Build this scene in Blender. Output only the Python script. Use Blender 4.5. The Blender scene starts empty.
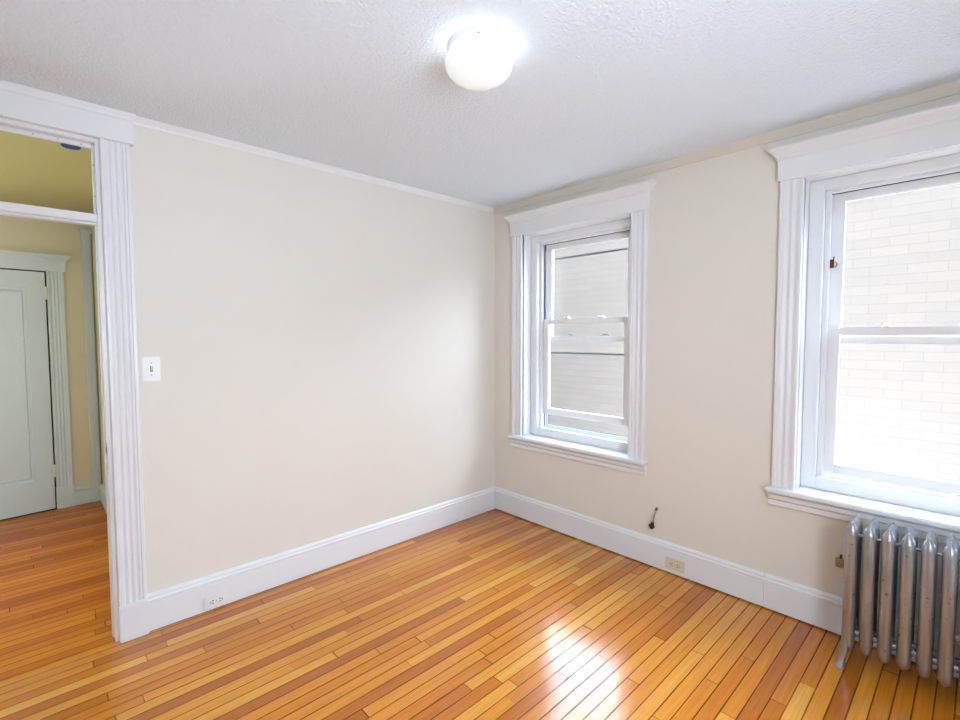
import bpy, bmesh, math, random
from mathutils import Vector, Matrix

random.seed(7)
SC = bpy.context.scene
COL = SC.collection

# ------------------------------------------------------------------ camera
cam_d = bpy.data.cameras.new('camera')
cam = bpy.data.objects.new('camera', cam_d)
COL.objects.link(cam)
cam_d.sensor_width = 36.0
cam_d.lens = 477.6 / 960 * 36.0
cam_d.clip_start = 0.05
yaw, pitch, roll = 0.812543, -0.0511443, -0.002283
fw = Vector((math.cos(pitch) * math.cos(yaw), math.cos(pitch) * math.sin(yaw), math.sin(pitch)))
r0 = Vector((math.sin(yaw), -math.cos(yaw), 0))
u0 = r0.cross(fw)
rt = math.cos(roll) * r0 + math.sin(roll) * u0
up = -math.sin(roll) * r0 + math.cos(roll) * u0
cam.matrix_world = Matrix(((rt.x, up.x, -fw.x, -2.83083), (rt.y, up.y, -fw.y, -2.81110),
                           (rt.z, up.z, -fw.z, 1.46328), (0, 0, 0, 1)))
SC.camera = cam

# ------------------------------------------------------------------ world, sun, exposure
world = bpy.data.worlds.new('world')
SC.world = world
world.use_nodes = True
bg = world.node_tree.nodes['Background']
bg.inputs[0].default_value = (0.81, 0.93, 1.11, 1)
bg.inputs[1].default_value = 10.5

def portal(name, loc, direction, sx, sy):
    d = bpy.data.lights.new(name, 'AREA')
    d.shape = 'RECTANGLE'
    d.size, d.size_y = sx, sy
    d.cycles.is_portal = True
    o = bpy.data.objects.new(name, d)
    COL.objects.link(o)
    o.location = loc
    o.rotation_euler = Vector(direction).to_track_quat('-Z', 'Z').to_euler()
    return o


# portals at the two windows and at two unseen openings added for daylight
portal('daylight_portal', (.30, -.78, 1.456), (-1, 0, 0), .93, 1.58)
portal('daylight_portal', (.30, -2.634, 1.456), (-1, 0, 0), .93, 1.58)
portal('daylight_portal', (-2.25, -3.50, 1.45), (0, 1, 0), 1.0, 1.1)
portal('daylight_portal', (-4.50, 2.47, 1.52), (0, -1, 0), 1.25, 1.35)

SC.view_settings.view_transform = 'Standard'
SC.view_settings.look = 'None'
SC.view_settings.exposure = 0.75
SC.view_settings.gamma = 1.0
SC.view_settings.use_curve_mapping = False


# ------------------------------------------------------------------ materials
def lin(c):
    return tuple(((v / 255) / 12.92 if v / 255 <= 0.04045 else ((v / 255 + 0.055) / 1.055) ** 2.4) for v in c) + (1,)


class NT:
    def __init__(self, name):
        self.m = bpy.data.materials.new(name)
        self.m.use_nodes = True
        self.t = self.m.node_tree
        self.b = self.t.nodes['Principled BSDF']
        self.out = self.t.nodes['Material Output']

    def n(self, typ, **kw):
        nd = self.t.nodes.new(typ)
        for k, v in kw.items():
            setattr(nd, k, v)
        return nd

    def l(self, a, b):
        self.t.links.new(a, b)

    def math(self, op, a, b=None, c=None):
        nd = self.n('ShaderNodeMath', operation=op)
        for i, v in enumerate((a, b, c)):
            if v is None:
                continue
            if isinstance(v, (int, float)):
                nd.inputs[i].default_value = v
            else:
                self.l(v, nd.inputs[i])
        return nd.outputs[0]

    def mix(self, fac, a, b, blend='MIX'):
        nd = self.n('ShaderNodeMix', data_type='RGBA', blend_type=blend)
        for i, v in ((0, fac), (6, a), (7, b)):
            if isinstance(v, (int, float)):
                nd.inputs[i].default_value = v
            elif isinstance(v, tuple):
                nd.inputs[i].default_value = v
            else:
                self.l(v, nd.inputs[i])
        return nd.outputs[2]

    def noise(self, vec, scale, detail=2, rough=0.5):
        nd = self.n('ShaderNodeTexNoise')
        nd.inputs['Scale'].default_value = scale
        nd.inputs['Detail'].default_value = detail
        nd.inputs['Roughness'].default_value = rough
        if vec is not None:
            self.l(vec, nd.inputs['Vector'])
        return nd.outputs[0]

    def obj(self):
        return self.n('ShaderNodeTexCoord').outputs['Object']

    def bump(self, h, strength, dist):
        nd = self.n('ShaderNodeBump')
        nd.inputs['Strength'].default_value = strength
        nd.inputs['Distance'].default_value = dist
        self.l(h, nd.inputs['Height'])
        self.l(nd.outputs[0], self.b.inputs['Normal'])
        return nd


def paint(name, rgb, rough=0.5, bump=0.0, bscale=60, var=0.03, spec=0.4):
    t = NT(name)
    c = lin(rgb)
    o = t.obj()
    n = t.noise(o, 3.0, 3)
    dark = tuple(v * (1 - var) for v in c[:3]) + (1,)
    t.l(t.mix(n, c, dark), t.b.inputs['Base Color'])
    t.b.inputs['Roughness'].default_value = rough
    t.b.inputs['Specular IOR Level'].default_value = spec
    if bump:
        t.bump(t.noise(o, bscale, 3), bump, 0.01)
    return t.m


M_WALL = paint('cream_wall_paint', (234, 230, 219), 0.6, 0.04, 40)
M_TRIM = paint('white_trim_paint', (237, 239, 240), 0.32, 0, 30, 0.02)
M_CEIL = paint('stippled_ceiling_paint', (236, 246, 254), 0.85, 0.8, 95, 0.02, 0.2)
M_CREAMTRIM = paint('cream_trim_paint', (224, 218, 204), 0.5, 0.05, 40)
M_HALLCEIL = paint('yellow_hall_ceiling_paint', (190, 180, 108), 0.35, 0.02, 30)
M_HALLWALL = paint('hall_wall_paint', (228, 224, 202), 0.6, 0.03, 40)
M_DOOR = paint('white_door_paint', (216, 232, 245), 0.35)
M_PLATE = paint('white_plastic_plate', (240, 240, 238), 0.3, 0, 1, 0.01)
M_IVORY = paint('ivory_plastic_plate', (226, 216, 196), 0.3, 0, 1, 0.01)
M_DARK = paint('dark_slot', (28, 26, 24), 0.5, 0, 1, 0.1)
M_BLUE = paint('blue_plastic', (6, 26, 130), 0.4, 0, 1, 0.1)
M_ALU = paint('grey_storm_metal', (118, 122, 126), 0.4, 0, 1, 0.05)
M_SASH = paint('sash_paint', (242, 242, 243), 0.35, 0, 30, 0.02)
M_GROUND = paint('alley_bounce_grey', (176, 172, 166), 0.9)  # kept pale so the unseen ground brightens the low brick wall
M_FACADE = paint('unseen_facade_grey', (112, 110, 108), 0.9)  # dark, so the added outer wall bounces little light
M_BLACK = paint('gap_shade', (60, 52, 48), 0.8)  # near-black brown standing in for shade inside narrow gaps


def metal(name, rgb, rough, metallic=1.0, var=0.35, vs=25):
    t = NT(name)
    o = t.obj()
    c = lin(rgb)
    d = tuple(v * (1 - var) for v in c[:3]) + (1,)
    t.l(t.mix(t.noise(o, vs, 4), c, d), t.b.inputs['Base Color'])
    t.b.inputs['Metallic'].default_value = metallic
    t.b.inputs['Roughness'].default_value = rough
    return t.m


M_BRASS = metal('tarnished_brass', (120, 86, 44), 0.45)
M_STEEL = metal('dull_steel', (196, 192, 184), 0.4)
M_RUST = metal('rusty_metal', (196, 164, 134), 0.6, 0.1)
M_STORM = paint('blue_grey_storm_frame', (150, 157, 163), 0.5)  # blue-grey tone that merges with the rail in front
M_WHITEMETAL = paint('white_enamel_metal', (225, 228, 226), 0.3)


def radiator_mat():
    t = NT('aluminium_radiator_paint')
    o = t.obj()
    mp = t.n('ShaderNodeMapping')
    mp.inputs['Scale'].default_value = (14, 14, 3)
    t.l(o, mp.inputs['Vector'])
    n1 = t.noise(mp.outputs[0], 1.6, 5, 0.65)
    base = t.mix(n1, lin((198, 203, 209)), lin((134, 136, 139)))
    n2 = t.noise(o, 38, 4, 0.7)
    r = t.n('ShaderNodeValToRGB')
    r.color_ramp.elements[0].position = 0.62
    r.color_ramp.elements[1].position = 0.72
    t.l(n2, r.inputs[0])
    col = t.mix(r.outputs[0], base, lin((92, 66, 48)))
    t.l(col, t.b.inputs['Base Color'])
    t.b.inputs['Metallic'].default_value = 0.85
    t.b.inputs['Roughness'].default_value = 0.36
    t.bump(n2, 0.12, 0.004)
    return t.m


M_RAD = radiator_mat()


def floor_mat(name, ramp, rough=0.2, coat=1.0, w=0.0572):
    t = NT(name)
    o = t.obj()
    sp = t.n('ShaderNodeSeparateXYZ')
    t.l(o, sp.inputs[0])
    x, y = sp.outputs[0], sp.outputs[1]
    v = t.math('DIVIDE', t.math('ADD', y, 20.0), w)
    row = t.math('FLOOR', v)
    fy = t.math('FRACT', v)

    def wn(a, off, dim='1D', b=None):
        nd = t.n('ShaderNodeTexWhiteNoise', noise_dimensions=dim)
        if dim == '1D':
            t.l(t.math('ADD', a, off), nd.inputs['W'])
        else:
            cb = t.n('ShaderNodeCombineXYZ')
            t.l(a, cb.inputs[0])
            t.l(b, cb.inputs[1])
            cb.inputs[2].default_value = off
            t.l(cb.outputs[0], nd.inputs['Vector'])
        return nd.outputs['Value']

    L = t.math('ADD', t.math('MULTIPLY', wn(row, 3.7), 0.9), 0.55)
    u = t.math('DIVIDE', t.math('ADD', t.math('ADD', x, 30.0), t.math('MULTIPLY', wn(row, 11.3), 4.0)), L)
    colm = t.math('FLOOR', u)
    fx = t.math('FRACT', u)
    idv = wn(row, 0.31, '3D', colm)
    id2 = wn(row, 5.77, '3D', colm)
    cr = t.n('ShaderNodeValToRGB')
    el = cr.color_ramp.elements
    while len(el) < len(ramp):
        el.new(0.5)
    for e, (p, c) in zip(el, ramp):
        e.position = p
        e.color = lin(c)
    t.l(idv, cr.inputs[0])
    # grain along each strip
    cb = t.n('ShaderNodeCombineXYZ')
    t.l(t.math('ADD', t.math('MULTIPLY', x, 2.2), t.math('MULTIPLY', id2, 37.0)), cb.inputs[0])
    t.l(t.math('MULTIPLY', y, 55.0), cb.inputs[1])
    g = t.noise(cb.outputs[0], 1.5, 4, 0.6)
    gr = t.n('ShaderNodeMapRange')
    gr.inputs['From Min'].default_value = 0.3
    gr.inputs['From Max'].default_value = 0.75
    gr.inputs['To Min'].default_value = 1.10
    gr.inputs['To Max'].default_value = 0.74
    t.l(g, gr.inputs[0])
    gc = t.n('ShaderNodeCombineColor')
    for i in range(3):
        t.l(gr.outputs[0], gc.inputs[i])
    col = t.mix(1.0, cr.outputs[0], gc.outputs[0], 'MULTIPLY')
    # short dark pores of the oak
    cp = t.n('ShaderNodeCombineXYZ')
    t.l(t.math('ADD', t.math('MULTIPLY', x, 14.0), t.math('MULTIPLY', id2, 91.0)), cp.inputs[0])
    t.l(t.math('MULTIPLY', y, 260.0), cp.inputs[1])
    po = t.n('ShaderNodeMapRange')
    po.inputs['From Min'].default_value = 0.60
    po.inputs['From Max'].default_value = 0.78
    po.inputs['To Max'].default_value = 0.45
    t.l(t.noise(cp.outputs[0], 1.0, 3, 0.6), po.inputs[0])
    col = t.mix(po.outputs[0], col, lin((120, 58, 12)))
    # slow wear over several strips
    wear = t.noise(o, 1.3, 2)
    col = t.mix(t.math('MULTIPLY', wear, 0.28), col, lin((212, 130, 28)))
    # gaps between strips, and at butt ends, of uneven darkness
    gapn = t.noise(o, 5.0, 2)
    edge = t.math('MINIMUM', fy, t.math('SUBTRACT', 1.0, fy))
    gy = t.math('LESS_THAN', edge, t.math('ADD', 0.018, t.math('MULTIPLY', gapn, 0.050)))
    ex = t.math('MULTIPLY', t.math('MINIMUM', fx, t.math('SUBTRACT', 1.0, fx)), L)
    gx = t.math('LESS_THAN', ex, t.math('MULTIPLY', id2, 0.0030))
    gap = t.math('MAXIMUM', gy, gx)
    col = t.mix(t.math('MULTIPLY', gap, 0.85), col, lin((70, 30, 8)))
    t.l(col, t.b.inputs['Base Color'])
    t.b.inputs['Roughness'].default_value = rough
    t.b.inputs['Specular IOR Level'].default_value = 0.15
    t.l(t.math('MULTIPLY', t.math('SUBTRACT', 1.0, t.math('MULTIPLY', gap, 0.9)), coat), t.b.inputs['Coat Weight'])
    t.b.inputs['Coat Roughness'].default_value = 0.17
    t.b.inputs['Coat IOR'].default_value = 1.44
    # strips slightly cupped and tilted, finish slightly wavy
    tilt = t.math('MULTIPLY', t.math('SUBTRACT', id2, 0.5), t.math('MULTIPLY', fy, 0.5))
    h = t.math('ADD', t.math('MULTIPLY', tilt, 0.9), t.math('MULTIPLY', t.noise(o, 9.0, 2), 0.6))
    h = t.math('SUBTRACT', h, t.math('MULTIPLY', gap, 0.5))
    bm = t.bump(h, 0.22, 0.004)
    t.l(bm.outputs[0], t.b.inputs['Coat Normal'])
    return t.m


M_FLOOR = floor_mat('oak_strip_floor', [(0.0, (172, 90, 12)), (0.15, (200, 114, 18)), (0.55, (216, 134, 26)),
                                        (0.85, (226, 150, 40)), (1.0, (236, 172, 70))])
M_HALLFLOOR = floor_mat('worn_hall_strip_floor', [(0.0, (168, 82, 10)), (0.4, (198, 108, 16)), (1.0, (220, 140, 34))],
                        0.3, 0.12)


def glass_mat():
    t = NT('window_glass')
    tr = t.n('ShaderNodeBsdfTransparent')
    tr.inputs[0].default_value = (0.994, 0.996, 0.996, 1)
    gl = t.n('ShaderNodeBsdfGlossy')
    gl.inputs['Roughness'].default_value = 0.02
    lw = t.n('ShaderNodeLayerWeight')
    mx = t.n('ShaderNodeMixShader')
    t.l(t.math('ADD', 0.014, t.math('MULTIPLY', t.math('POWER', lw.outputs['Facing'], 5.0), 0.9)), mx.inputs[0])
    t.l(tr.outputs[0], mx.inputs[1])
    t.l(gl.outputs[0], mx.inputs[2])
    t.l(mx.outputs[0], t.out.inputs[0])
    return t.m


M_GLASS = glass_mat()


def screen_mat():
    t = NT('insect_screen_mesh')
    tr = t.n('ShaderNodeBsdfTransparent')
    tr.inputs[0].default_value = (0.96, 0.96, 0.965, 1)
    t.l(tr.outputs[0], t.out.inputs[0])
    return t.m


M_SCREEN = screen_mat()


def shade_mat():
    t = NT('lit_milk_glass')
    t.b.inputs['Base Color'].default_value = (0.88, 0.9, 0.9, 1)
    t.b.inputs['Roughness'].default_value = 0.15
    t.b.inputs['Emission Color'].default_value = (0.90, 1.0, 0.96, 1)
    z = t.n('ShaderNodeSeparateXYZ')
    t.l(t.obj(), z.inputs[0])
    g = t.n('ShaderNodeMapRange', interpolation_type='SMOOTHSTEP')
    # brightest round the shoulder, where the bulb sits
    g.inputs['From Min'].default_value = -0.075
    g.inputs['From Max'].default_value = -0.030
    g.inputs['To Min'].default_value = 0.16
    g.inputs['To Max'].default_value = 1.9
    t.l(z.outputs[2], g.inputs[0])
    t.l(g.outputs[0], t.b.inputs['Emission Strength'])
    return t.m


M_SHADE = shade_mat()


def brick_mat():
    t = NT('pale_painted_brick')
    o = t.obj()
    sp = t.n('ShaderNodeSeparateXYZ')
    t.l(o, sp.inputs[0])
    cb = t.n('ShaderNodeCombineXYZ')
    t.l(t.math('ADD', sp.outputs[1], 20.0), cb.inputs[0])
    t.l(t.math('ADD', sp.outputs[2], 10.0), cb.inputs[1])
    br = t.n('ShaderNodeTexBrick')
    br.inputs['Scale'].default_value = 1.0
    br.inputs['Color1'].default_value = lin((154, 145, 136))
    br.inputs['Color2'].default_value = lin((148, 140, 132))
    br.inputs['Mortar'].default_value = lin((134, 126, 118))
    br.inputs['Mortar Size'].default_value = 0.0032
    br.inputs['Mortar Smooth'].default_value = 0.6
    br.inputs['Brick Width'].default_value = 0.262
    br.inputs['Row Height'].default_value = 0.087
    t.l(cb.outputs[0], br.inputs['Vector'])
    n = t.noise(o, 7, 4)
    t.l(t.mix(t.math('MULTIPLY', n, 0.3), br.outputs[0], lin((158, 149, 139))), t.b.inputs['Base Color'])
    t.b.inputs['Roughness'].default_value = 0.9
    t.b.inputs['Specular IOR Level'].default_value = 0.1
    t.bump(t.noise(o, 30, 4), 0.15, 0.01)
    return t.m


M_BRICK = brick_mat()


# ------------------------------------------------------------------ mesh helpers
class MB:
    def __init__(self):
        self.bm = bmesh.new()

    def box(self, x0, x1, y0, y1, z0, z1):
        x0, x1 = min(x0, x1), max(x0, x1)
        y0, y1 = min(y0, y1), max(y0, y1)
        z0, z1 = min(z0, z1), max(z0, z1)
        v = [self.bm.verts.new(p) for p in ((x0, y0, z0), (x1, y0, z0), (x1, y1, z0), (x0, y1, z0),
                                            (x0, y0, z1), (x1, y0, z1), (x1, y1, z1), (x0, y1, z1))]
        for f in ((3, 2, 1, 0), (4, 5, 6, 7), (0, 1, 5, 4), (1, 2, 6, 5), (2, 3, 7, 6), (3, 0, 4, 7)):
            self.bm.faces.new([v[i] for i in f])
        return self

    def loft(self, loops, cap=True, closed=True):
        rows = [[self.bm.verts.new(p) for p in L] for L in loops]
        n = len(rows[0])
        for a, b in zip(rows, rows[1:]):
            for i in range(n if closed else n - 1):
                j = (i + 1) % n
                self.bm.faces.new((a[i], a[j], b[j], b[i]))
        if cap:
            self.bm.faces.new(rows[0][::-1])
            self.bm.faces.new(rows[-1])
        return self

    def prism(self, prof, fn, a, b):
        """profile points (p, q) carried from a to b; fn(p, q, t) gives the point"""
        return self.loft([[fn(p, q, a) for p, q in prof], [fn(p, q, b) for p, q in prof]])

    def lathe(self, prof, cx, cy, n=48, cap=False):
        loops = [[(cx + r * math.cos(2 * math.pi * i / n), cy + r * math.sin(2 * math.pi * i / n), z) for i in range(n)]
                 for r, z in prof]
        return self.loft(loops, cap)

    def tube(self, path, rad, n=12, cap=True):
        loops = []
        path = [Vector(p) for p in path]
        for i, p in enumerate(path):
            d = (path[min(i + 1, len(path) - 1)] - path[max(i - 1, 0)]).normalized()
            ref = Vector((0, 0, 1)) if abs(d.z) < 0.8 else Vector((1, 0, 0))
            a = d.cross(ref).normalized()
            b = d.cross(a)
            r = rad[i] if isinstance(rad, (list, tuple)) else rad
            loops.append([tuple(p + r * (math.cos(2 * math.pi * k / n) * a + math.sin(2 * math.pi * k / n) * b)) for k in range(n)])
        return self.loft(loops, cap)

    def build(self, name, mat, parent=None, bevel=0.0, smooth=False, seg=2):
        bm = self.bm
        bmesh.ops.recalc_face_normals(bm, faces=bm.faces)
        if bevel:
            bmesh.ops.bevel(bm, geom=[e for e in bm.edges if len(e.link_faces) == 2 and e.calc_face_angle(0) > 0.6],
                            offset=bevel, segments=seg, affect='EDGES', clamp_overlap=True)
        me = bpy.data.meshes.new(name)
        bm.to_mesh(me)
        bm.free()
        me.materials.append(mat)
        if smooth:
            me.polygons.foreach_set('use_smooth', [True] * len(me.polygons))
            me.set_sharp_from_angle(angle=math.radians(42))
        o = bpy.data.objects.new(name, me)
        COL.objects.link(o)
        if parent is not None:
            o.parent = parent
            base = Vector((0, 0, 0))
            q = parent
            while q is not None:
                base += q.location
                q = q.parent
            me.transform(Matrix.Translation(-base))
        return o


def empty(name, loc, rz=0.0):
    o = bpy.data.objects.new(name, None)
    COL.objects.link(o)
    o.location = loc
    o.rotation_euler = (0, 0, rz)
    o.empty_display_size = 0.1
    return o


def tag(o, label, cat, kind=None, group=None):
    o['label'] = label
    o['category'] = cat
    if kind:
        o['kind'] = kind
    if group:
        o['group'] = group
    return o


def struct(o, label, cat):
    return tag(o, label, cat, 'structure')


# ------------------------------------------------------------------ room shell
H = 2.5
XB, YB = -3.62, -3.45            # how far the room is built behind the camera
WT = 0.30                        # outer wall thickness
HW = 0.075                       # partition thickness
WIN = ((-0.7815, 0.840), (-2.634, 0.753))
HALFW = 0.4635
WZ0, WZ1 = 0.672, 2.24           # window opening
DX0, DX1, DZ = -3.330, -2.548, 2.362   # doorway

struct(MB().box(XB - .1, 0.0, YB - .1, 0.0, -0.06, 0).build('floor', M_FLOOR), 'glossy orange oak strip floor of the room', 'floor')
struct(MB().box(XB - .1, WT, YB - .1, HW, H, H + 0.15).build('ceiling', M_CEIL), 'stippled white ceiling of the room', 'ceiling')

mb = MB()                        # wall with the two windows
ys = [YB - .1]
for yc, _ in sorted(WIN):
    mb.box(0, WT, ys[-1], yc - HALFW, 0, H)
    mb.box(0, WT, yc - HALFW, yc + HALFW, 0, WZ0 - .03)
    mb.box(0, WT, yc - HALFW, yc + HALFW, WZ1, H)
    ys.append(yc + HALFW)
mb.box(0, WT, ys[-1], HW, 0, H)
struct(mb.build('wall_right', M_WALL), 'cream wall holding the two sash windows', 'wall')

mb = MB()                        # wall with the doorway
mb.box(DX1, 0, 0, HW, 0, H)
mb.box(XB - .1, DX0, 0, HW, 0, H)
mb.box(DX0, DX1, 0, HW, DZ, H)
struct(mb.build('wall_left', M_WALL), 'blank cream wall between the doorway and the corner', 'wall')

mb = MB()                        # walls behind the camera, with an opening added to let in more daylight
mb.box(XB - .1, XB, YB - .1, 0, 0, H)
struct(mb.build('wall_back', M_WALL), 'cream wall behind the viewer', 'wall')
mb = MB()
wx0, wx1, wz0, wz1 = -2.75, -1.75, .90, 2.0
mb.box(XB, wx0, YB - .1, YB, 0, H)
mb.box(wx1, 0, YB - .1, YB, 0, H)
mb.box(wx0, wx1, YB - .1, YB, 0, wz0)
mb.box(wx0, wx1, YB - .1, YB, wz1, H)
struct(mb.build('wall_front', M_WALL), 'cream wall behind the viewer with an opening added for daylight', 'wall')

BASEPROF = [(0, .004), (.020, .004), (.020, .140), (.018, .143), (.023, .147), (.023, .160), (.016, .166), (.016, .176),
            (.011, .183), (.006, .187), (0, .187)]
mb = MB()
mb.prism(BASEPROF, lambda p, q, t: (t, -p, q), -2.4555, -0.0235)
struct(mb.build('baseboard_left', M_TRIM), 'white moulded baseboard along the blank wall', 'baseboard')
mb = MB()
mb.prism(BASEPROF, lambda p, q, t: (-p, t, max(q, .009)), YB, -2.046)
mb.prism(BASEPROF, lambda p, q, t: (-p, t, max(q, .009)), -2.044, 0)
struct(mb.build('baseboard_right', M_TRIM), 'white moulded baseboard under the two windows', 'baseboard')

CROWN = [(0, 0), (.006, 0), (.010, .010), (.024, .028), (.028, .034), (0, .034)]
mb = MB()
mb.prism(CROWN, lambda p, q, t: (t, -p, H - .034 + q), -2.436, 0)
struct(mb.build('trim_1', M_TRIM), 'thin white crown moulding over the blank wall', 'moulding')
CROWN2 = [(0, 0), (.010, 0), (.014, .012), (.030, .034), (.034, .044), (0, .044)]
mb = MB()
mb.prism(CROWN2, lambda p, q, t: (-p, t, H - .044 + q), YB, 0)
struct(mb.build('trim_2', M_CREAMTRIM), 'cream crown moulding over the two windows', 'moulding')


def fluted(w, d, n=3):
    """casing profile (across, out): bead on each edge and two flutes"""
    out = [(0, 0), (0, d * .80), (.004, d), (.014, d), (.018, d * .78)]
    a, b = .020, w - .022
    s = (b - a) / n
    for i in range(n):
        p0 = a + i * s
        for k in range(6):
            tt = k / 5
            out.append((p0 + tt * (s - .005), d * (.80 - .20 * math.sin(math.pi * tt))))
        out.append((p0 + s - .003, d * .82))
    out += [(w - .018, d * .80), (w - .015, d), (w - .004, d), (w, d * .8), (w, 0)]
    return out


def capped(mb, a0, a1, face, prof, fn):
    """crown cap with mitred returns: prof (out, z); fn(a, out, z)"""
    loops = []
    for d, z in prof:
        loops.append([fn(a0 - d, 0, z), fn(a0 - d, face + d, z), fn(a1 + d, face + d, z), fn(a1 + d, 0, z)])
    mb.loft(loops)


# ------------------------------------------------------------------ doorway with transom
def ydoor(a, out, z):
    return (a, -out, z)


d1 = empty('door_1', ((DX0 + DX1) / 2, 0, 0))
struct(d1, 'open doorway with fluted white casing and a transom light', 'doorway')
CW = .113
for x0 in (DX1 - .013, DX0 - CW + .013):
    mb = MB()
    mb.prism(fluted(CW, .027, 3), lambda p, q, t: (x0 + p, -q, t), .176, DZ)
    mb.build('side_casing', M_TRIM, d1)
    MB().box(x0 - .002, x0 + CW + .002, -.034, 0, 0, .177).build('plinth_block', M_TRIM, d1, .004)
mb = MB()
mb.box(DX0 - CW - .004, DX1 + CW + .001, -.036, 0, DZ - .002, DZ + .104)
capped(mb, DX0 - CW - .004, DX1 + CW + .001, .036, [(0, DZ + .100), (.004, DZ + .106), (.005, DZ + .118), (.009, DZ + .126), (.010, DZ + .137)], ydoor)
mb.build('head_casing', M_TRIM, d1)
mb = MB()
mb.box(DX1 - .028, DX1 + .002, -.002, HW + .01, 0, DZ)
mb.box(DX0 - .002, DX0 + .018, -.002, HW + .01, 0, DZ)
mb.box(DX0 + .018, DX1 - .028, -.002, HW + .01, DZ - .018, DZ + .002)
mb.build('door_jamb', M_TRIM, d1, .002)
MB().box(DX1 - .034, DX1 - .026, .052, .078, 0, 1.99).build('door_stop', M_TRIM, d1, .002)
mb = MB()
mb.box(DX0 + .016, DX1 - .016, .012, HW, 1.988, 2.022)
mb.box(DX0 + .016, DX1 - .016, .030, HW, 1.978, 1.990)
mb.build('transom_bar', M_TRIM, d1, .003)
mb = MB()
ring_x = ((DX0 + .018, DX0 + .034, 2.022, DZ - .018), (DX1 - .037, DX1 - .026, 2.022, DZ - .018),
          (DX0 + .034, DX1 - .037, 2.022, 2.030), (DX0 + .034, DX1 - .037, DZ - .034, DZ - .018))
for a in ring_x:
    mb.box(a[0], a[1], .040, .062, a[2], a[3])
tsash = mb.build('transom_sash', M_TRIM, d1, .003)
MB().box(DX0 + .03, DX1 - .028, .048, .052, 2.026, DZ - .03).build('glass_pane', M_GLASS, tsash)
for sx in (-2.62, -2.70, -2.78, -2.90, -3.02):
    for sz in (2.026, DZ - .027):
        MB().tube([(sx, .041, sz), (sx, .0382, sz)], .003, 8).build('screw', M_STEEL, tsash)
for sz in (2.11, 2.25):
    MB().tube([(DX1 - .0315, .041, sz), (DX1 - .0315, .0382, sz)], .003, 8).build('screw', M_STEEL, tsash)
mb = MB()
mb.box(DX1 - .030, DX1 - .0275, .012, .042, .90, .96)
sp_ = mb.build('strike_plate', M_STEEL, d1)
MB().box(DX1 - .0315, DX1 - .029, .020, .032, .915, .945).build('latch_hole', M_DARK, sp_)

# ------------------------------------------------------------------ hall beyond the doorway
HX, HY, HH = -2.388, 2.59, 2.52
struct(MB().box(-5.2, 0.0, 0.0, HY + 1.2, -0.06, 0).build('floor_hall', M_HALLFLOOR), 'darker worn strip floor of the hall beyond the doorway', 'floor')
struct(MB().box(-5.2, HX + .1, HW, HY + .3, HH, HH + .1).build('ceiling_hall', M_HALLCEIL), 'yellowish ceiling of the hall seen through the transom', 'ceiling')
struct(MB().box(HX, HX + .1, HW, HY + .3, 0, HH).build('wall_hall_right', M_HALLWALL), 'cream side wall of the hall just past the door jamb', 'wall')
mb = MB()
mb.box(-5.3, -5.2, HW, HY + .3, 0, HH)
struct(mb.build('wall_hall_left', M_HALLWALL), 'far end wall of the hall', 'wall')
mb = MB()
mb.box(-5.3, XB - .1, 0, HW, 0, HH)
struct(mb.build('wall_hall_front', M_HALLWALL), 'hall wall continuing past the doorway', 'wall')
RZ = math.radians(4)
mb = MB()
mb.box(-1.50, .0, 0, .1, 0, HH)
mb.box(-2.9, -2.75, 0, .1, 0, HH)
mb.box(-2.75, -1.50, 0, .1, 0, .85)  # opening out of view, added to brighten the hall
mb.box(-2.75, -1.50, 0, .1, 2.2, HH)
hw = mb.build('wall_hall_back', M_HALLWALL)
hw.location = (HX, HY, 0)
hw.rotation_euler = (0, 0, RZ)
struct(hw, 'shaded cream wall of the hall around the white door', 'wall')


def local_struct(name, label, cat):
    e = empty(name, (HX, HY, 0), RZ)
    return struct(e, label, cat)


def lbuild(mb, name, mat, parent, bevel=0.0):
    """build in the hall wall's own frame (x along it, -y out of it)"""
    o = mb.build(name, mat, None, bevel)
    o.parent = parent
    return o


d2 = local_struct('door_2', 'closed white panel door with fluted casing in the hall', 'door')
c0, c1 = -.310, -.200
mb = MB()
mb.prism(fluted(c1 - c0, .024), lambda p, q, t: (c0 + p, -q, t), .185, 2.006)
lbuild(mb, 'side_casing', M_DOOR, d2)
lbuild(MB().box(c0 - .003, c1 + .004, -.03, 0, 0, .187), 'plinth_block', M_DOOR, d2, .003)
cl = -1.10
mb = MB()
mb.prism(fluted(c1 - c0, .024), lambda p, q, t: (cl - (c1 - c0) + p, -q, t), .185, 2.006)
lbuild(mb, 'side_casing', M_DOOR, d2)
lbuild(MB().box(cl - .113, cl + .003, -.03, 0, 0, .187), 'plinth_block', M_DOOR, d2, .003)
mb = MB()
mb.box(cl - .122, c1 + .012, -.03, 0, 2.004, 2.09)
capped(mb, cl - .122, c1 + .012, .03, [(0, 2.085), (.006, 2.092), (.010, 2.108), (.030, 2.125), (.036, 2.132), (.036, 2.143)], ydoor)
lbuild(mb, 'head_casing', M_DOOR, d2)
lbuild(MB().box(cl, c0, -.002, .002, 0, 2.006), 'door_gap_shade', M_BLACK, d2)  # dark sheet for the shade in the crack round the leaf
leaf_e = None
dx0, dx1, dz0, dz1 = cl + .006, c0 - .013, .012, 1.993
mb = MB()
px0, px1, pz0, pz1 = dx0 + .115, dx1 - .115, .27, 1.86
for a in ((dx0, px0, dz0, dz1), (px1, dx1, dz0, dz1), (px0, px1, dz0, pz0), (px0, px1, pz1, dz1)):
    mb.box(a[0], a[1], -.018, -.003, a[2], a[3])
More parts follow.
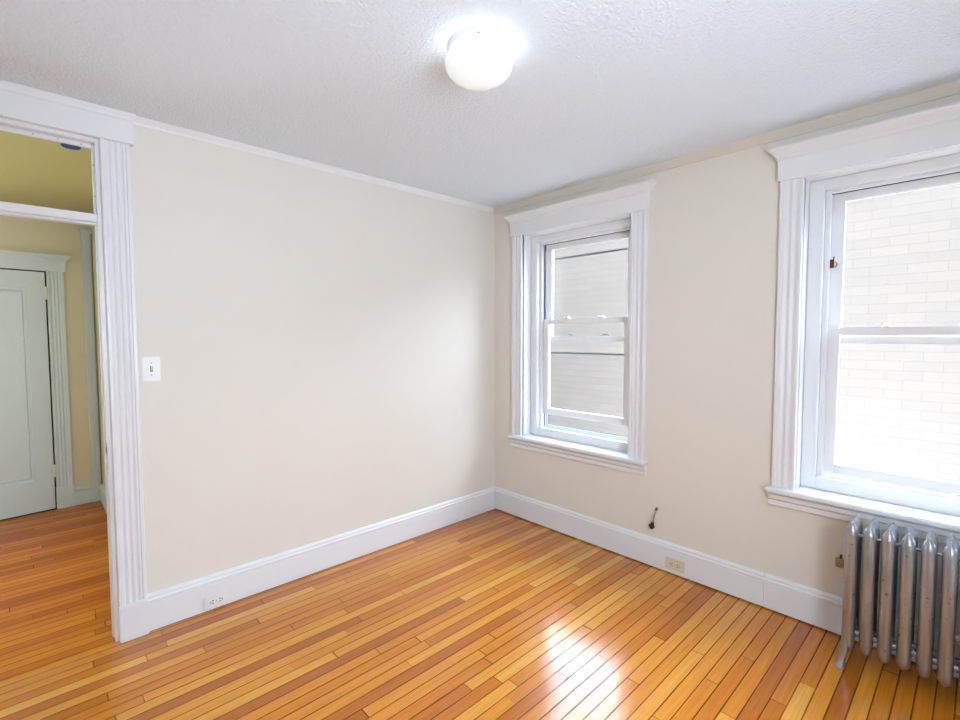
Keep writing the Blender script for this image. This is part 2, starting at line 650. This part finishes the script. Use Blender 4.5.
# recessed panel with a stepped moulding
loops = []
for d, yy in ((0, -.018), (.006, -.008), (.022, -.006), (.030, -.016), (.040, -.006), (.090, -.0045)):
    loops.append([(px0 + d, yy, pz0 + d), (px1 - d, yy, pz0 + d), (px1 - d, yy, pz1 - d), (px0 + d, yy, pz1 - d)])
mb.loft(loops, False)
mb.bm.faces.new([mb.bm.verts.new(p) for p in loops[-1]])
leaf = lbuild(mb, 'door_leaf', M_DOOR, d2)
leaf.data.transform(Matrix.Translation((-dx1, 0, 0)))
leaf.location = (dx1, 0, 0)
leaf.rotation_euler = (0, 0, math.radians(3.5))
for hz in (1.822, .335):
    mb = MB()
    mb.tube([(dx1 + .006, -.036, hz - .052), (dx1 + .006, -.036, hz + .052)], .009, 10)
    mb.box(dx1 - .014, dx1 + .022, -.034, -.018, hz - .045, hz + .045)
    lbuild(mb, 'hinge', M_WHITEMETAL, d2)
MB_K = MB().lathe([(.012, 0), (.012, .03), (.028, .045), (.030, .06), (.018, .072), (.0, .074)], 0, 0, 20)
kn = lbuild(MB_K, 'door_knob', M_BRASS, d2)
kn.rotation_euler = (math.radians(90), 0, 0)
kn.location = (cl + .075, -.018, .95)

HBASE = [(0, 0), (.018, 0), (.018, .118), (.022, .122), (.022, .138), (.008, .150), (0, .150)]
bb = MB()
bb.prism(HBASE, lambda p, q, t: (t, -p, q), c1 + .004, -.07)
bo = bb.build('baseboard_hall_back', M_DOOR)
bo.location = (HX, HY, 0)
bo.rotation_euler = (0, 0, RZ)
struct(bo, 'short white baseboard beside the hall door casing', 'baseboard')
bb = MB()
bb.prism(HBASE, lambda p, q, t: (HX - p, t, q), HW + .02, HY - .03)
struct(bb.build('baseboard_hall_right', M_DOOR), 'white baseboard of the hall side wall past the door jamb', 'baseboard')
mb = MB()
mb.box(-.075, -.014, -.028, 0, 0, 2.355)
mb.box(-.058, -.052, -.034, 0, .16, 2.355)
mb.box(-.034, -.028, -.034, 0, .16, 2.355)
capped(mb, -.075, -.014, .028, [(0, 2.35), (.01, 2.365), (.014, 2.385)], ydoor)
to = mb.build('trim_3', M_DOOR)
to.location = (HX, HY, 0)
to.rotation_euler = (0, 0, RZ)
struct(to, 'narrow white trim with a small cap in the hall corner', 'trim')

# blue round box in the hall ceiling
jb = empty('ceiling_box', (-2.615, .718, HH))
tag(jb, 'small round dark blue electrical box on the yellowish hall ceiling', 'electrical box')
MB().lathe([(.043, HH), (.044, HH - .004), (.040, HH - .006), (.038, HH - .001)], -2.615, .718, 32).build('rim', M_BLUE, jb, 0, True)
MB().lathe([(.0385, HH - .0005), (.0385, HH - .003)], -2.615, .718, 32, True).build('back_plate', M_BLUE, jb)


# ------------------------------------------------------------------ windows
def ring(mb, y0, y1, z0, z1, x0, x1, s, t, b):
    """frame of stiles s, top t, bottom b"""
    mb.box(x0, x1, y0, y0 + s, z0, z1)
    mb.box(x0, x1, y1 - s, y1, z0, z1)
    mb.box(x0, x1, y0 + s, y1 - s, z1 - t, z1)
    if b:
        mb.box(x0, x1, y0 + s, y1 - s, z0, z0 + b)
    return mb


def xwin(a, out, z):
    return (-out, a, z)


def window(name, yc, raised, label, storm):
    w = empty(name, (0, yc, WZ0))
    struct(w, label, 'window')
    yR, yL = yc - HALFW, yc + HALFW
    cw = .105
    for y0 in (yL - .003, yR - cw + .003):
        mb = MB()
        mb.prism(fluted(cw, .030, 2), lambda p, q, t: (-q, y0 + p, t), WZ0, WZ1 + .002)
        mb.build('side_casing', M_TRIM, w)
    a0, a1 = yR - cw - .006, yL + cw + .006
    mb = MB()
    mb.box(-.036, 0, a0, a1, WZ1, WZ1 + .106)
    capped(mb, a0, a1, .036, [(0, WZ1 + .100), (.005, WZ1 + .106), (.008, WZ1 + .118), (.014, WZ1 + .124), (.030, WZ1 + .142),
                              (.040, WZ1 + .150), (.040, WZ1 + .160)], xwin)
    mb.build('head_casing', M_TRIM, w)
    # stool and apron
    mb = MB()
    mb.box(-.066, .0, yR - cw - .020, yL + cw + .020, WZ0 - .024, WZ0)
    mb.box(-.01, .16, yR, yL, WZ0 - .024, WZ0)
    mb.build('window_stool', M_TRIM, w, .006, seg=3)
    AP = [(0, 0), (.016, 0), (.020, .004), (.020, .030), (.008, .034), (.028, .037), (.032, .040), (.034, .060), (.020, .066), (.020, .078), (0, .078)]
    mb = MB()
    mb.prism(AP, lambda p, q, t: (-p, t, WZ0 - .102 + q), yR - cw - .010, yL + cw + .010)
    mb.build('apron', M_TRIM, w)
    # box jamb reveal, inner frame, stop
    ring(MB(), yR - .001, yL + .001, WZ0 - .02, WZ1 + .001, -.012, WT, .004, .004, 0).build('jamb', M_TRIM, w)
    mb = ring(MB(), yR + .001, yL - .001, WZ0, WZ1 - .001, .085, .200, .064, .053, 0)
    mb.box(.085, .128, yR + .065, yL - .065, WZ0, WZ0 + .062)
    mb.box(.128, .255, yR + .065, yL - .065, WZ0 - .02, WZ0 + .018)
    mb.build('inner_frame', M_TRIM, w, .004)
    ring(MB(), yR + .063, yL - .063, WZ0 + .060, WZ1 - .052, .118, .134, .026, .020, 0).build('stop_bead', M_TRIM, w, .004)
    ring(MB(), yR + .064, yL - .064, WZ0 + .060, WZ1 - .053, .1765, .1795, .012, .012, 0).build('parting_bead', M_BLACK, w)  # parting bead coloured dark for the shaded gap between the sashes
    # lower sash
    b0, b1 = yR + .080, yL - .080
    lz0 = raised
    lz1 = lz0 + .748
    mb = ring(MB(), b0, b1, lz0, lz1, .139, .174, .056, .038, .050)
    lo = mb.build('lower_sash', M_SASH, w, .004)
    MB().box(.155, .159, b0 + .048, b1 - .048, lz0 + .045, lz1 - .033).build('glass_pane', M_GLASS, lo)
    # upper sash
    uz0, uz1 = 1.418, WZ1 - .058
    mb = ring(MB(), b0, b1, uz0, uz1, .181, .214, .056, .048, .040)
    us = mb.build('upper_sash', M_SASH, w, .004)
    MB().box(.196, .200, b0 + .048, b1 - .048, uz0 + .035, uz1 - .043).build('glass_pane', M_GLASS, us)
    for ly in (yc + .148, yc - .148):
        mb = MB()
        mb.lathe([(.020, lz1 - .001), (.020, lz1 + .006), (.014, lz1 + .010), (.010, lz1 + .018), (.006, lz1 + .021), (0, lz1 + .021)], .157, ly, 16)
        mb.box(.148, .158, ly - .008, ly + .040, lz1 + .010, lz1 + .017)
        mb.build('sash_lock', M_WHITEMETAL, lo, .002)
        mb = MB()
        z = uz0 + .040
        mb.tube([(.197, ly - .026, z - .002), (.197, ly - .018, z + .012), (.197, ly, z + .017), (.197, ly + .018, z + .012), (.197, ly + .026, z - .002)], .006, 8)
        mb.build('lock_keeper', M_ALU, us, 0, True)
    # outside sill
    mb = MB()
    mb.loft([[(.20, yR, WZ0 + .02), (.20, yL, WZ0 + .02), (.20, yL, WZ0 - .05), (.20, yR, WZ0 - .05)],
             [(.36, yR - .05, WZ0 - .02), (.36, yL + .05, WZ0 - .02), (.36, yL + .05, WZ0 - .07), (.36, yR - .05, WZ0 - .07)]])
    mb.build('outer_sill', M_TRIM, w)
    if storm:
        st = ring(MB(), yR + .006, yL - .006, WZ0 + .02, WZ1 - .006, .250, .268, .035, .035, .040).build('storm_frame', M_STORM, w, .002)
        s0, s1 = yR + .036, yL - .036
        sp = ring(MB(), s0, s1, 1.318, 2.078, .256, .264, .014, .013, .013).build('storm_sash', M_ALU, w)
        MB().box(.259, .261, s0 + .01, s1 - .01, 1.325, 2.07).build('glass_pane', M_GLASS, sp)
        sc = ring(MB(), s0, s1, WZ0 + .055, 1.33, .268, .274, .014, .012, .012).build('insect_screen', M_ALU, w)
        MB().box(.2705, .2712, s0 + .01, s1 - .01, WZ0 + .06, 1.325).build('screen_mesh', M_SCREEN, sc)
    else:
        st = ring(MB(), yR + .006, yL - .006, WZ0 + .02, WZ1 - .006, .250, .268, .035, .035, .020).build('storm_frame', M_STORM, w, .002)
        y = yL - .090
        mb = MB()
        mb.box(.130, .139, y - .016, y + .006, 1.80, 1.842)
        mb.tube([(.136, y - .022, 1.828), (.128, y - .028, 1.82), (.128, y - .026, 1.808), (.136, y - .02, 1.803)], .003, 8)
        mb.tube([(.134, y - .012, 1.84), (.128, y - .016, 1.856)], .003, 8)
        mb.build('vent_latch', M_BRASS, w)
    return w


window('window_1', WIN[0][0], WIN[0][1], 'sash window in the wall corner with its lower sash raised', True)
window('window_2', WIN[1][0], WIN[1][1], 'sash window above the silver radiator', False)

# ------------------------------------------------------------------ outside
struct(MB().box(2.9, 3.2, -14, 14, -1.0, 2.92).build('wall_neighbour', M_BRICK), 'white painted brick wall outside the windows', 'wall')
struct(MB().box(WT, 2.9, -14, 14, -1.1, -1.0).build('ground_bounce', M_GROUND), 'unseen concrete alley ground outside the windows, added to bounce light', 'ground')  # unseen slab, put in for bounce light

mb = MB()
mb.box(-.05, WT, -14, 14, H + .15, 8.6)  # unseen upper wall, added to cut the sky light on the brick wall
mb.box(0, WT, -14, YB - .1, -1.0, H + .15)
mb.box(0, WT, HW, 14, -1.0, H + .15)
struct(mb.build('wall_added_shade', M_FACADE), 'unseen outer house wall, added to shade the brick wall', 'wall')

# ------------------------------------------------------------------ ceiling light
LX, LY = -1.612, -1.522
cl_ = empty('ceiling_light', (LX, LY, H))
tag(cl_, 'lit round ceiling light with a milky white glass mushroom shade', 'ceiling light')
MB().lathe([(0, H), (.112, H), (.113, H - .005), (.110, H - .010), (.107, H - .021), (.098, H - .025), (0, H - .025)], LX, LY, 64).build('base', M_WHITEMETAL, cl_, 0, True)
prof = [(.095, H - .018), (.101, H - .023), (.104, H - .029), (.108, H - .036), (.115, H - .045), (.1205, H - .057), (.1215, H - .068), (.118, H - .081),
        (.109, H - .094), (.094, H - .106), (.073, H - .115), (.048, H - .1205), (.022, H - .1235), (0, H - .124)]
MB().lathe(prof, LX, LY, 64).build('glass_shade', M_SHADE, cl_, 0, True)
dv = Vector((-.69, -.72, 0)).normalized()
MB().tube([(LX + dv.x * .104, LY + dv.y * .104, H - .020), (LX + dv.x * .116, LY + dv.y * .116, H - .020)], .004, 10).build('thumb_screw', M_STEEL, cl_)

# ------------------------------------------------------------------ radiator
RX0, RX1 = -.268, -.105
RY0, RSTEP, NSEC = -2.442, .0617, 9
rad = empty('radiator', (-.18, RY0 - RSTEP * (NSEC - 1) / 2, 0))
tag(rad, 'old silver painted cast iron column radiator under the window', 'radiator')


def section(y):
    mb = MB()
    zb, zt = .072, .652
    ends = [(0.0, .08), (.008, .32), (.020, .62), (.034, .86), (.050, 1.0)]
    low = [(0.0, .12), (.005, .42), (.014, .74), (.026, .93), (.042, 1.0)]

    def column(x, rx, ry, z0, z1):
        prof = [(z0 + d, s) for d, s in low] + [((z0 + z1) / 2, .97)] + [(z1 - d, s) for d, s in reversed(ends)]
        n = 16
        loops = []
        for z, s in prof:
            L = []
            for k in range(n):
                a = 2 * math.pi * k / n
                ca, sa = math.cos(a), math.sin(a)
                e = 0.86                      # a soft ridge front and back
                L.append((x + rx * s * math.copysign(abs(ca) ** (1 / e), ca), y + ry * s * math.copysign(abs(sa) ** e, sa), z))
            loops.append(L)
        mb.loft(loops)

    column(RX0 + .024, .025, .0242, zb, zt)
    column(RX0 + .082, .020, .018, zb + .02, zt - .006)
    column(RX0 + .140, .025, .0225, zb, zt)
    # headers joining the columns, pointed along the top and the bottom
    for z0, z1, pt in ((zt - .105, zt - .006, 1), (zb + .004, zb + .105, -1)):
        pr = [(-.016, 0), (.016, 0), (.017, .06), (.010, .085), (0, .098), (-.010, .085), (-.017, .06)]
        mb.prism(pr, lambda p, q, t: (t, y + p, (z0 + q) if pt > 0 else (z1 - q)), RX0 + .02, RX0 + .145)
    return mb


for i in range(NSEC):
    y = RY0 - RSTEP * i
    s = section(y).build('section', M_RAD, rad, 0, True)
    if i in (0, NSEC - 1):
        for sx, out in ((RX0 + .024, -1), (RX0 + .140, 1)):
            oy = .020 if i == 0 else -.020
            mb = MB()
            mb.tube([(sx, y, .20), (sx + out * .008, y + oy * .25, .12), (sx + out * .017, y + oy * .55, .060), (sx + out * .026, y + oy * .85, .020),
                     (sx + out * .032, y + oy, .006), (sx + out * .032, y + oy, 0)], [.021, .018, .0145, .013, .017, .018], 14)
            mb.build('foot', M_RAD, s, 0, True)
ye = RY0 - RSTEP * (NSEC - 1)
for x in (RX0 + .055, RX0 + .11):
    MB().tube([(x, RY0 + .012, .145), (x, ye - .012, .145)], .015, 14).build('hub', M_RAD, rad, 0, True)
for z in (.585,):
    MB().tube([(RX0 + .048, RY0 + .02, z), (RX0 + .048, ye - .02, z)], .006, 10).build('tie_rod', M_ALU, rad, 0, True)
mb = MB()
mb.tube([(RX0 + .08, ye - .01, .145), (RX0 + .08, ye - .06, .145), (RX0 + .08, ye - .075, .13), (RX0 + .08, ye - .078, .10), (RX0 + .08, ye - .078, 0)], .014, 12)
mb.build('supply_pipe', M_STEEL, rad, 0, True)

# ------------------------------------------------------------------ switch and outlets
sw = empty('light_switch', (-2.394, 0, 1.303))
tag(sw, 'white toggle light switch plate on the wall beside the doorway', 'light switch')
MB().box(-2.432, -2.356, -.007, 0, 1.243, 1.363).build('switch_plate', M_PLATE, sw, .003)
mb = MB()
mb.box(-2.399, -2.389, -.008, -.006, 1.290, 1.316)
mb.build('slot', M_DARK, sw)
mb = MB()
mb.loft([[(-2.3975, -.007, 1.306), (-2.3905, -.007, 1.306), (-2.3905, -.007, 1.294), (-2.3975, -.007, 1.294)],
         [(-2.3965, -.020, 1.316), (-2.3915, -.020, 1.316), (-2.3915, -.020, 1.309), (-2.3965, -.020, 1.309)]])
mb.build('toggle', M_PLATE, sw, .001)
for z in (1.273, 1.333):
    MB().tube([(-2.394, -.006, z), (-2.394, -.0085, z)], .0032, 10).build('screw', M_STEEL, sw)


def outlet(label, base, fn, mat, group=None):
    """fn(a, out, z): a runs along the wall; the plate lies on its side"""
    o = empty('power_outlet', base)
    tag(o, label, 'power outlet')

    def bx(a0, a1, o0, o1, z0, z1):
        m = MB()
        p, q = fn(a0, o0, z0), fn(a1, o1, z1)
        return m.box(p[0], q[0], p[1], q[1], p[2], q[2])

    plate = bx(-.058, .058, .0, .006, -.036, .036).build('cover_plate', mat, o, .002)
    for s in (-1, 1):
        face = bx(s * .0205 - .0155, s * .0205 + .0155, .005, .008, -.0165, .0165).build('socket_face', mat, o, .004)
        m = MB()
        for z in (-.007, .007):
            p, q = fn(s * .0205 - .003 * s - .005, .0075, z - .0018), fn(s * .0205 - .003 * s + .005, .0086, z + .0018)
            m.box(p[0], q[0], p[1], q[1], p[2], q[2])
        p, q = fn(s * .0205 + .008 * s - .0025, .0075, -.0025), fn(s * .0205 + .008 * s + .0025, .0086, .0025)
        m.box(p[0], q[0], p[1], q[1], p[2], q[2])
        m.build('slots', M_DARK, face)
    m = MB()
    m.tube([fn(0, .005, 0), fn(0, .0075, 0)], .003, 10)
    m.build('screw', M_STEEL, o)
    return o


outlet('white power outlet set sideways in the baseboard of the blank wall', (-2.145, -.02, .046), lambda a, o, z: (-2.145 + a, -.020 - o, .046 + z), M_PLATE)
outlet('cream power outlet set sideways in the baseboard below the corner window', (-.02, -1.565, .068), lambda a, o, z: (-.020 - o, -1.565 + a, .068 + z), M_IVORY)

# wire stub and bracket on the window wall
wr = empty('cable_stub', (0, -1.425, .31))
tag(wr, 'short dull metal stub with a dark brass end on the wall above the cream outlet', 'cable stub')
MB().tube([(.0, -1.441, .385), (-.012, -1.440, .382), (-.022, -1.436, .362), (-.024, -1.428, .325), (-.022, -1.416, .275)], .0045, 10).build('cable', M_STEEL, wr, 0, True)
mb = MB()
mb.tube([(-.023, -1.420, .290), (-.022, -1.414, .270)], .010, 6)
mb.tube([(-.022, -1.414, .272), (-.022, -1.410, .250)], .014, 6)
mb.tube([(-.022, -1.430, .262), (-.022, -1.394, .266)], .008, 6)
mb.tube([(-.022, -1.412, .262), (0, -1.412, .262)], .006, 8)
mb.build('brass_fitting', M_BRASS, wr)
MB().tube([(-.012, -1.4405, .383), (-.020, -1.437, .370)], .0075, 8).build('collar', M_BRASS, wr)

bk = empty('pipe_bracket', (0, -2.367, .36))
tag(bk, 'small rusty metal box on the wall beside the radiator', 'bracket')
MB().box(-.022, 0, -2.384, -2.350, .338, .382).build('box', M_RUST, bk, .004)
MB().tube([(-.010, -2.370, .380), (-.010, -2.370, .400)], .0045, 8).build('bolt', M_BRASS, bk)
